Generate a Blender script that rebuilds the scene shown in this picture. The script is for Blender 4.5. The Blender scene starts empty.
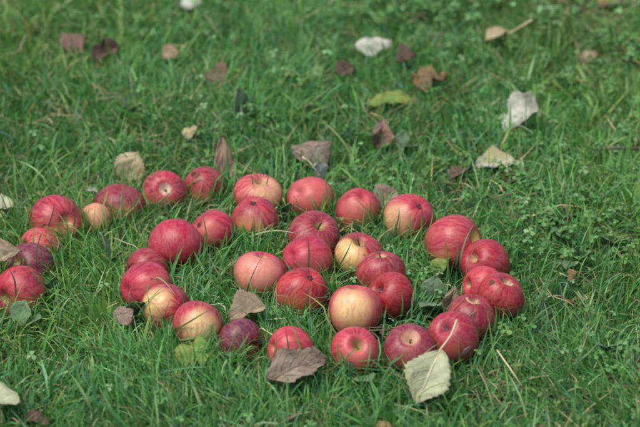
import bpy, math, random
import numpy as np
from mathutils import Vector, Matrix

random.seed(7)
rng = np.random.default_rng(11)
scene = bpy.context.scene
col = scene.collection
R = math.radians

# ------------------------------------------------------------------ camera
PITCH = R(25.5)
DIST = 3.4
LENS = 142.0
cam_d = bpy.data.cameras.new('camera')
cam_d.lens = LENS
cam_d.sensor_width = 36.0
cam_d.clip_end = 1000.0
cam = bpy.data.objects.new('camera', cam_d)
col.objects.link(cam)
CAM = Vector((0.0, -DIST * math.cos(PITCH), DIST * math.sin(PITCH)))
cam.location = CAM
cam.rotation_euler = (math.pi / 2 - PITCH, 0, 0)
cam_d.dof.use_dof = True
cam_d.dof.focus_distance = 3.14
cam_d.dof.aperture_fstop = 5.4
scene.camera = cam

# ------------------------------------------------------------------ sky and sun (overcast)
SUN_EL, SUN_AZ = R(66), R(235)          # azimuth clockwise from +Y: behind and left of the camera
world = bpy.data.worlds.new('World')
scene.world = world
world.use_nodes = True
wn = world.node_tree
bg = wn.nodes['Background']
sky = wn.nodes.new('ShaderNodeTexSky')
sky.sky_type = 'NISHITA'
sky.sun_disc = False
sky.sun_elevation = SUN_EL
sky.sun_rotation = SUN_AZ
sky.air_density = 1.0
sky.dust_density = 5.0
sky.ozone_density = 1.0
wn.links.new(sky.outputs[0], bg.inputs[0])
bg.inputs[1].default_value = 0.13
sun_d = bpy.data.lights.new('sun', 'SUN')
sun_d.energy = 1.3
sun_d.angle = R(48)
sun_d.color = (1.0, 0.975, 0.94)
sun = bpy.data.objects.new('sun', sun_d)
col.objects.link(sun)
sdir = Vector((math.sin(SUN_AZ) * math.cos(SUN_EL), math.cos(SUN_AZ) * math.cos(SUN_EL), math.sin(SUN_EL)))
sun.rotation_euler = sdir.to_track_quat('Z', 'Y').to_euler()
sun.location = (0, 0, 5)

scene.view_settings.view_transform = 'Standard'
scene.view_settings.look = 'None'
scene.view_settings.exposure = 0.70
scene.view_settings.gamma = 1.0
scene.render.engine = 'CYCLES'
scene.cycles.use_denoising = True
scene.cycles.max_bounces = 5
scene.cycles.diffuse_bounces = 3
scene.cycles.transmission_bounces = 4

# ------------------------------------------------------------------ helpers
RIGHT = Vector((1, 0, 0))
UPV = Vector((0, math.sin(PITCH), math.cos(PITCH)))
TOW = Vector((0, -math.cos(PITCH), math.sin(PITCH)))
FPX = 640.0 * LENS / 36.0


def at(px, py, z=0.0):
    """point of the lawn seen at a photo pixel, on the level z"""
    d = -TOW + RIGHT * ((px - 320.0) / FPX) + UPV * (-(py - 213.5) / FPX)
    t = (z - CAM.z) / d.z
    return CAM + d * t


def px_size(p):
    """metres per photo pixel at p"""
    return (p - CAM).dot(-TOW) / FPX


def tag(o, label=None, cat=None, group=None, kind=None):
    if label: o['label'] = label
    if cat: o['category'] = cat
    if group: o['group'] = group
    if kind: o['kind'] = kind
    return o


def mesh_obj(name, verts, faces, mat, parent=None, smooth=True):
    me = bpy.data.meshes.new(name)
    me.from_pydata([tuple(v) for v in verts], [], faces)
    if smooth:
        me.polygons.foreach_set('use_smooth', np.ones(len(me.polygons), dtype=bool))
    me.update()
    if mat: me.materials.append(mat)
    o = bpy.data.objects.new(name, me)
    col.objects.link(o)
    if parent: o.parent = parent
    return o


def tube(points, radii, seg=8):
    vs, fs = [], []
    n = len(points)
    for i, p in enumerate(points):
        p = Vector(p)
        a = Vector(points[max(0, i - 1)]); b = Vector(points[min(n - 1, i + 1)])
        t = (b - a).normalized()
        ref = Vector((0, 0, 1)) if abs(t.z) < 0.9 else Vector((1, 0, 0))
        s = t.cross(ref).normalized(); u = s.cross(t)
        for k in range(seg):
            an = 2 * math.pi * k / seg
            vs.append(p + (s * math.cos(an) + u * math.sin(an)) * radii[i])
    for i in range(n - 1):
        for k in range(seg):
            a = i * seg + k; b = i * seg + (k + 1) % seg
            fs.append((a, b, b + seg, a + seg))
    fs.append(tuple(range(seg))[::-1])
    fs.append(tuple((n - 1) * seg + k for k in range(seg)))
    return vs, fs


_perm = rng.random((64, 64))


def vnoise(x, y, f):
    """smooth value noise 0..1"""
    x = np.asarray(x) * f + 100.3; y = np.asarray(y) * f + 57.1
    xi = np.floor(x).astype(int); yi = np.floor(y).astype(int)
    fx = x - xi; fy = y - yi
    fx = fx * fx * (3 - 2 * fx); fy = fy * fy * (3 - 2 * fy)
    g = lambda a, b: _perm[a % 64, b % 64]
    return (g(xi, yi) * (1 - fx) + g(xi + 1, yi) * fx) * (1 - fy) + (g(xi, yi + 1) * (1 - fx) + g(xi + 1, yi + 1) * fx) * fy


# ------------------------------------------------------------------ node helpers
class NT:
    def __init__(self, tree): self.t = tree
    def n(self, kind, **kw):
        nd = self.t.nodes.new(kind)
        for k, v in kw.items(): setattr(nd, k, v)
        return nd
    def l(self, a, b): self.t.links.new(a, b)
    def put(self, sock, v):
        if isinstance(v, bpy.types.NodeSocket): self.l(v, sock)
        else: sock.default_value = v
    def m(self, op, a, b=None, c=None, clamp=False):
        nd = self.n('ShaderNodeMath', operation=op, use_clamp=clamp)
        for i, v in enumerate((a, b, c)):
            if v is not None: self.put(nd.inputs[i], v)
        return nd.outputs[0]
    def vm(self, op, a, b=None, out=0):
        nd = self.n('ShaderNodeVectorMath', operation=op)
        self.put(nd.inputs[0], a)
        if b is not None:
            if op == 'SCALE': self.put(nd.inputs[3], b)
            else: self.put(nd.inputs[1], b)
        return nd.outputs[out]
    def mix(self, f, a, b, blend='MIX'):
        nd = self.n('ShaderNodeMix', data_type='RGBA', blend_type=blend)
        self.put(nd.inputs[0], f); self.put(nd.inputs[6], a); self.put(nd.inputs[7], b)
        return nd.outputs[2]
    def ramp(self, v, lo, hi, a=0.0, b=1.0):
        nd = self.n('ShaderNodeMapRange', interpolation_type='SMOOTHSTEP')
        self.put(nd.inputs[0], v); self.put(nd.inputs[1], lo); self.put(nd.inputs[2], hi)
        self.put(nd.inputs[3], a); self.put(nd.inputs[4], b)
        return nd.outputs[0]
    def noise(self, vec, scale, detail=3.0, rough=0.5, out=0):
        nd = self.n('ShaderNodeTexNoise')
        if vec is not None: self.put(nd.inputs['Vector'], vec)
        nd.inputs['Scale'].default_value = scale
        nd.inputs['Detail'].default_value = detail
        nd.inputs['Roughness'].default_value = rough
        return nd.outputs[out]


def new_mat(name):
    m = bpy.data.materials.new(name); m.use_nodes = True
    nt = NT(m.node_tree)
    return m, nt, m.node_tree.nodes['Principled BSDF']


def c4(c): return (c[0], c[1], c[2], 1.0)


# ------------------------------------------------------------------ ground
def soil_material():
    m, t, b = new_mat('lawn_soil')
    tc = t.n('ShaderNodeTexCoord').outputs['Object']
    n1 = t.noise(tc, 9.0, 4); n2 = t.noise(tc, 90.0, 5, 0.65)
    c = t.mix(t.ramp(n2, .35, .65), c4((.022, .026, .012)), c4((.07, .065, .035)))
    c = t.mix(t.ramp(n1, .3, .7), c, c4((.030, .050, .015)))
    t.l(c, b.inputs['Base Color'])
    b.inputs['Roughness'].default_value = .95
    bp = t.n('ShaderNodeBump'); bp.inputs['Strength'].default_value = .8; bp.inputs['Distance'].default_value = .006
    t.l(n2, bp.inputs['Height']); t.l(bp.outputs[0], b.inputs['Normal'])
    return m


def ground_h(x, y):
    return (vnoise(x, y, 3.1) - .5) * .012


gx = np.concatenate(([-300, -60, -15, -6], np.linspace(-3.5, 3.5, 141), [6, 15, 60, 300]))
gv = []
for yy in gx:
    for xx in gx:
        inn = max(abs(xx), abs(yy)) < 3.4
        gv.append((xx, yy, float(ground_h(xx, yy)) - .004 if inn else -.004))
N = len(gx)
gf = [(j * N + i, j * N + i + 1, (j + 1) * N + i + 1, (j + 1) * N + i) for j in range(N - 1) for i in range(N - 1)]
tag(mesh_obj('ground', gv, gf, soil_material()), kind='structure')

# ------------------------------------------------------------------ apples
def apple_group():
    g = bpy.data.node_groups.new('apple_skin_colour', 'ShaderNodeTree')
    I = g.interface
    def inp(n, ty, d):
        s = I.new_socket(n, in_out='INPUT', socket_type=ty); s.default_value = d
    inp('Red', 'NodeSocketColor', (.42, .03, .05, 1)); inp('Dark', 'NodeSocketColor', (.2, .012, .03, 1))
    inp('Pale', 'NodeSocketColor', (.65, .42, .16, 1)); inp('Streak', 'NodeSocketFloat', .5)
    inp('PatchDir', 'NodeSocketVector', (0, 0, 1)); inp('PatchCos', 'NodeSocketFloat', .6); inp('PatchSoft', 'NodeSocketFloat', .3)
    inp('PatchAmt', 'NodeSocketFloat', 1.0); inp('DarkAmt', 'NodeSocketFloat', .5)
    inp('Seed', 'NodeSocketFloat', 0.0); inp('Radius', 'NodeSocketFloat', .033); inp('Russet', 'NodeSocketFloat', .25)
    inp('RussetColor', 'NodeSocketColor', (.30, .22, .09, 1)); inp('Spots', 'NodeSocketFloat', .3)
    I.new_socket('Color', in_out='OUTPUT', socket_type='NodeSocketColor')
    I.new_socket('Height', in_out='OUTPUT', socket_type='NodeSocketFloat')
    t = NT(g)
    gi = t.n('NodeGroupInput').outputs; go = t.n('NodeGroupOutput')
    co = t.n('ShaderNodeTexCoord').outputs['Object']
    p = t.vm('SCALE', co, t.m('DIVIDE', 1.0, gi['Radius']))
    sd = t.n('ShaderNodeCombineXYZ'); t.l(gi['Seed'], sd.inputs[0]); t.l(t.m('MULTIPLY', gi['Seed'], 1.7), sd.inputs[1])
    ps = t.vm('ADD', p, sd.outputs[0])
    sx = t.n('ShaderNodeSeparateXYZ'); t.l(p, sx.inputs[0])
    rho = t.m('SQRT', t.m('ADD', t.m('MULTIPLY', sx.outputs[0], sx.outputs[0]), t.m('MULTIPLY', sx.outputs[1], sx.outputs[1])))
    rs = t.m('MAXIMUM', rho, .03)
    wob = t.m('MULTIPLY', t.m('SUBTRACT', t.noise(ps, 3.0, 2), .5), .35)
    cy = t.n('ShaderNodeCombineXYZ')
    t.l(t.m('ADD', t.m('DIVIDE', sx.outputs[0], rs), wob), cy.inputs[0]); t.l(t.m('DIVIDE', sx.outputs[1], rs), cy.inputs[1])
    t.l(t.m('MULTIPLY', sx.outputs[2], .22), cy.inputs[2])
    cys = t.vm('ADD', cy.outputs[0], sd.outputs[0])
    st = t.noise(cys, 7.5, 5, .72)                  # meridian streaks
    st2 = t.noise(cys, 2.2, 2, .5)
    big = t.noise(ps, 1.1, 2)
    fine = t.noise(ps, 9.0, 4, .6)
    # red to dark
    dk = t.m('MULTIPLY', t.ramp(big, .35, .68), gi['DarkAmt'])
    c = t.mix(dk, gi['Red'], gi['Dark'])
    # pinkish streaks
    s1 = t.m('MULTIPLY', t.ramp(st, .44, .60), gi['Streak'])
    pink = t.mix(.55, gi['Red'], t.mix(.45, c4((.60, .15, .16)), gi['Pale']))
    c = t.mix(s1, c, pink)
    c = t.mix(t.m('MULTIPLY', t.ramp(fine, .42, .72), .42), c, t.mix(.5, gi['Red'], pink))
    # ground-colour patch, broken by streaks
    pd = t.vm('DOT_PRODUCT', t.vm('NORMALIZE', p), gi['PatchDir'], out=1)
    pdn = t.m('ADD', pd, t.m('MULTIPLY', t.m('SUBTRACT', t.m('ADD', t.m('MULTIPLY', st, .6), t.m('MULTIPLY', st2, .4)), .5), .95))
    pf = t.ramp(pdn, t.m('SUBTRACT', gi['PatchCos'], gi['PatchSoft']), t.m('ADD', gi['PatchCos'], gi['PatchSoft']))
    pf = t.m('MULTIPLY', t.m('MULTIPLY', pf, t.ramp(st, .62, .44, .45, 1.0)), gi['PatchAmt'])
    pale = t.mix(t.ramp(fine, .35, .7, 0, .35), gi['Pale'], c4((.52, .17, .11)))
    c = t.mix(pf, c, pale)
    # russet in the stem hollow
    rf = t.m('MULTIPLY', t.ramp(t.m('ADD', rho, t.m('MULTIPLY', t.m('SUBTRACT', st, .5), .35)), gi['Russet'], t.m('MULTIPLY', gi['Russet'], .45)), t.m('GREATER_THAN', sx.outputs[2], 0.0))
    c = t.mix(rf, c, gi['RussetColor'])
    # lenticels and scab
    vo = t.n('ShaderNodeTexVoronoi'); t.l(ps, vo.inputs['Vector']); vo.inputs['Scale'].default_value = 9.0
    c = t.mix(t.ramp(vo.outputs['Distance'], .13, .06, 0, .5), c, c4((.52, .30, .18)))
    v2 = t.n('ShaderNodeTexVoronoi'); t.l(ps, v2.inputs['Vector']); v2.inputs['Scale'].default_value = 2.1
    bs = t.m('ADD', v2.outputs['Distance'], t.m('MULTIPLY', t.m('SUBTRACT', fine, .5), .22))
    sel = t.m('LESS_THAN', t.n('ShaderNodeSeparateColor').outputs[0], 2)
    sc = t.n('ShaderNodeSeparateColor'); t.l(v2.outputs['Color'], sc.inputs[0])
    pick = t.m('LESS_THAN', sc.outputs[0], gi['Spots'])
    c = t.mix(t.m('MULTIPLY', t.ramp(bs, .16, .07, 0, .8), pick), c, c4((.06, .022, .018)))
    v3 = t.n('ShaderNodeTexVoronoi'); t.l(ps, v3.inputs['Vector']); v3.inputs['Scale'].default_value = 4.6
    s3 = t.n('ShaderNodeSeparateColor'); t.l(v3.outputs['Color'], s3.inputs[0])
    sp3 = t.m('MULTIPLY', t.ramp(t.m('ADD', v3.outputs['Distance'], t.m('MULTIPLY', t.m('SUBTRACT', fine, .5), .25)), .13, .05, 0, .7), t.m('LESS_THAN', s3.outputs[1], .16))
    c = t.mix(sp3, c, c4((.07, .03, .02)))
    # brownish bruises
    c = t.mix(t.ramp(t.noise(ps, 1.35, 5, .6), .62, .76, 0, .30), c, c4((.13, .03, .025)))
    # greyish wax bloom in patches
    c = t.mix(t.ramp(t.noise(ps, 1.7, 4, .65), .45, .75, 0, .13), c, c4((.36, .20, .27)))
    t.l(c, go.inputs['Color'])
    t.l(t.m('ADD', t.m('MULTIPLY', fine, .6), t.m('MULTIPLY', st, .6)), go.inputs['Height'])
    return g


AG = apple_group()
RED = (.36, .011, .042); CRIM = (.27, .007, .031); DARK = (.12, .005, .022); PURP = (.125, .008, .038); CORAL = (.42, .027, .052)
YEL = (.60, .47, .17); CREAM = (.58, .40, .19); PINKY = (.52, .16, .11)


def apple_material(i, a, Rr, pdir):
    m, t, b = new_mat('apple_skin_%02d' % i)
    g = t.n('ShaderNodeGroup'); g.node_tree = AG
    S = g.inputs
    S['Red'].default_value = c4([k * .94 for k in a.get('red', RED)]); S['Dark'].default_value = c4([k * .8 for k in a.get('dark', DARK)]); S['Pale'].default_value = c4(a.get('pale', YEL))
    S['Streak'].default_value = 1.0 * a.get('streak', .4); S['PatchDir'].default_value = pdir
    S['PatchCos'].default_value = a.get('pcos', .75); S['PatchSoft'].default_value = a.get('psoft', .3); S['PatchAmt'].default_value = a.get('pamt', .8)
    S['DarkAmt'].default_value = min(1, .15 + a.get('darkamt', .55)); S['Seed'].default_value = i * 3.37 + 1.1
    S['Radius'].default_value = Rr; S['Russet'].default_value = a.get('russet', .26)
    S['RussetColor'].default_value = c4(a.get('russetcol', (.30, .21, .08))); S['Spots'].default_value = a.get('spots', .16)
    t.l(g.outputs['Color'], b.inputs['Base Color'])
    rn = t.noise(t.n('ShaderNodeTexCoord').outputs['Object'], 60.0, 4)
    t.l(t.ramp(rn, .3, .7, .22, .38), b.inputs['Roughness'])
    b.inputs['Specular IOR Level'].default_value = .3
    b.inputs['Subsurface Weight'].default_value = .0
    b.inputs['Subsurface Radius'].default_value = (.004, .0015, .001)
    b.inputs['Subsurface Scale'].default_value = 1.0
    bp = t.n('ShaderNodeBump'); bp.inputs['Strength'].default_value = .25; bp.inputs['Distance'].default_value = .0012
    t.l(g.outputs['Height'], bp.inputs['Height']); t.l(bp.outputs[0], b.inputs['Normal'])
    return m


def brown_mat(name, c, c2):
    m, t, b = new_mat(name)
    n = t.noise(t.n('ShaderNodeTexCoord').outputs['Object'], 400, 3)
    t.l(t.mix(n, c4(c), c4(c2)), b.inputs['Base Color'])
    b.inputs['Roughness'].default_value = .8
    return m


STEM = brown_mat('apple_stem_bark', (.05, .03, .015), (.14, .09, .04))
CALYX = brown_mat('apple_calyx_dry', (.02, .014, .01), (.08, .055, .03))
GASH = brown_mat('split_apple_flesh', (.55, .38, .22), (.30, .17, .08))
ROT = brown_mat('brown_rot', (.05, .022, .012), (.10, .05, .025))

PR, PZ = None, None


def apple_shape(h, taper, lob, rr):
    """unit apple: list of rings; returns function(theta, phi)->vec"""
    k = [(rr.uniform(-1, 1), rr.uniform(0, 6.28)) for _ in range(6)]
    sk = rr.uniform(0, 6.28); ska = rr.uniform(.03, .13)
    dt = rr.uniform(.30, .40); db = rr.uniform(.14, .2)
    def f(th, ph):
        s, c = math.sin(th), math.cos(th)
        rho = abs(s) ** .88
        z = h * c
        rho *= 1 + taper * c * .5
        z -= dt * math.exp(-(rho / .235) ** 2) * (1 if c > 0 else 0)
        z += db * math.exp(-(rho / .25) ** 2) * (1 if c < 0 else 0)
        low = max(0.0, -c)
        rho *= 1 + lob * (.35 + low) * math.cos(5 * ph + k[0][1])
        d = 1 + .022 * k[1][0] * math.cos(ph + k[1][1]) * s + .045 * k[2][0] * math.cos(2 * ph + k[2][1]) * s + .018 * k[3][0] * math.cos(3 * ph + k[3][1] + c) * s
        z *= 1 + ska * math.cos(ph - sk) * s
        return Vector((rho * d * math.cos(ph), rho * d * math.sin(ph), z))
    return f


SEG, RNG = 44, 30
AP = []      # for grass clearing: (centre, radius)


def build_apple(i, a):
    rr = random.Random(100 + i)
    w = a['w']
    zc = .012
    # size from the photo width, centre below the silhouette's top
    p = at(a['x'], a['top'] + a.get('k', .475) * w, .04)
    Rr = .5 * w * px_size(p)
    zc = a.get('lift', .0) + .92 * Rr
    c = at(a['x'], a['top'] + a.get('k', .475) * w, zc)
    return Rr, c


def finish_apple(i, a, Rr, c):
    rr = random.Random(100 + i)
    u, v = a.get('pole', (rr.uniform(-.3, .3), .75))
    wv = a.get('pw'); 
    if wv is None: wv = math.sqrt(max(0, 1 - u * u - v * v))
    d = (RIGHT * u + UPV * v + TOW * wv).normalized()
    if a.get('end', 's') == 'c': d = -d
    q = d.to_track_quat('Z', 'Y').to_matrix() @ Matrix.Rotation(rr.uniform(0, 6.28), 3, 'Z')
    q = q.to_quaternion()
    root = bpy.data.objects.new('apple', None); col.objects.link(root)
    root.empty_display_size = .02
    base = Vector((c.x, c.y, c.z - .92 * Rr))
    root.location = base
    pu, pv = a.get('patch', (rr.uniform(-.3, .3), -.8))
    pwz = math.sqrt(max(0.04, 1 - pu * pu - pv * pv))
    pdir = q.inverted() @ (RIGHT * pu + UPV * pv + TOW * pwz).normalized()
    f = apple_shape(a.get('h', rr.uniform(.90, 1.0)), a.get('taper', rr.uniform(.08, .22)), a.get('lob', rr.uniform(.008, .022)), rr)
    vs, fs = [], []
    vs.append(f(1e-4, 0) * Rr)
    for r in range(1, RNG):
        x = r / RNG
        th = math.pi * (x - .055 * math.sin(4 * math.pi * x))      # denser at the hollows
        for s in range(SEG): vs.append(f(th, 2 * math.pi * s / SEG) * Rr)
    vs.append(f(math.pi - 1e-4, 0) * Rr)
    for s in range(SEG):
        fs.append((0, 1 + s, 1 + (s + 1) % SEG))
        L = 1 + (RNG - 2) * SEG
        fs.append((L + (s + 1) % SEG, L + s, len(vs) - 1))
    for r in range(RNG - 2):
        for s in range(SEG):
            p0 = 1 + r * SEG + s; p1 = 1 + r * SEG + (s + 1) % SEG
            fs.append((p0, p0 + SEG, p1 + SEG, p1))
    loc = c - base
    sk = mesh_obj('skin', vs, fs, apple_material(i, a, Rr, pdir), root)
    sk.location = loc; sk.rotation_mode = 'QUATERNION'; sk.rotation_quaternion = q
    if a.get('stem'):
        L = a['stem'] * Rr
        z0 = f(1e-4, 0).z * Rr
        b1, b2 = rr.uniform(-.3, .3), rr.uniform(-.3, .3)
        pts = [Vector((b1 * L * s * s, b2 * L * s * s, z0 - .001 + L * s)) for s in (0, .25, .5, .75, 1.0)]
        vs, fs = tube(pts, [.0016, .0012, .0011, .0012, .0017], 7)
        o = mesh_obj('stem', vs, fs, STEM, root); o.location = loc; o.rotation_mode = 'QUATERNION'; o.rotation_quaternion = q
    if a.get('calyx'):
        z0 = f(math.pi - 1e-4, 0).z * Rr
        vs, fs = [], []
        for s in range(5):
            an = 2 * math.pi * s / 5 + .3
            e = Vector((math.cos(an), math.sin(an), 0)); g = Vector((-math.sin(an), math.cos(an), 0))
            n0 = len(vs)
            rad = .0034
            vs += [e * .0006 - g * .0022 + Vector((0, 0, z0 + .0006)), e * .0006 + g * .0022 + Vector((0, 0, z0 + .0006)),
                   e * rad + g * .0016 + Vector((0, 0, z0 - .0016)), e * rad - g * .0016 + Vector((0, 0, z0 - .0016)),
                   e * (rad * .45) + Vector((0, 0, z0 - .0042))]
            fs += [(n0, n0 + 1, n0 + 2, n0 + 3), (n0 + 3, n0 + 2, n0 + 4)]
        o = mesh_obj('calyx', vs, fs, CALYX, root, smooth=False); o.location = loc; o.rotation_mode = 'QUATERNION'; o.rotation_quaternion = q
    for (su, sv, sr, mt, nm, asp) in a.get('marks', []):
        # a sunken bruise or torn bit of flesh hugging the surface, as a thin irregular patch
        sw = math.sqrt(max(.02, 1 - su * su - sv * sv))
        dl = (q.inverted() @ (RIGHT * su + UPV * sv + TOW * sw)).normalized()
        ph0 = math.atan2(dl.y, dl.x)
        best = min((k * math.pi / 200 for k in range(1, 200)), key=lambda th: -f(th, ph0).normalized().dot(dl))
        vs, fs = [], []
        def sp(dth, dph, off):
            P = f(best + dth, ph0 + dph / max(.15, math.sin(best)))
            e = .01
            Pa = f(best + dth + e, ph0 + dph / max(.15, math.sin(best))) - P; Pb = f(best + dth, ph0 + dph / max(.15, math.sin(best)) + e) - P
            nn = Pa.cross(Pb).normalized()
            return P * Rr + nn * off
        vs.append(sp(0, 0, .0004))
        K = 14
        for ring, (q_, of) in enumerate(((.5, .0005), (.85, .0006), (1.0, -.0006))):
            for k in range(K):
                an = 2 * math.pi * k / K
                rad = sr * q_ * (1 + .16 * math.sin(3 * an + i) + .14 * math.sin(5 * an + 2 * i))
                vs.append(sp(rad * math.cos(an) / asp, rad * math.sin(an) * asp, of))
        for k in range(K): fs.append((0, 1 + k, 1 + (k + 1) % K))
        for r_ in range(2):
            for k in range(K):
                a0 = 1 + r_ * K + k; a1 = 1 + r_ * K + (k + 1) % K
                fs.append((a0, a0 + K, a1 + K, a1))
        o = mesh_obj(nm, vs, fs, mt, root); o.location = loc; o.rotation_mode = 'QUATERNION'; o.rotation_quaternion = q
    tag(root, a['label'], 'apple', 'fallen apples lying in the grass')
    return root


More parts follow.
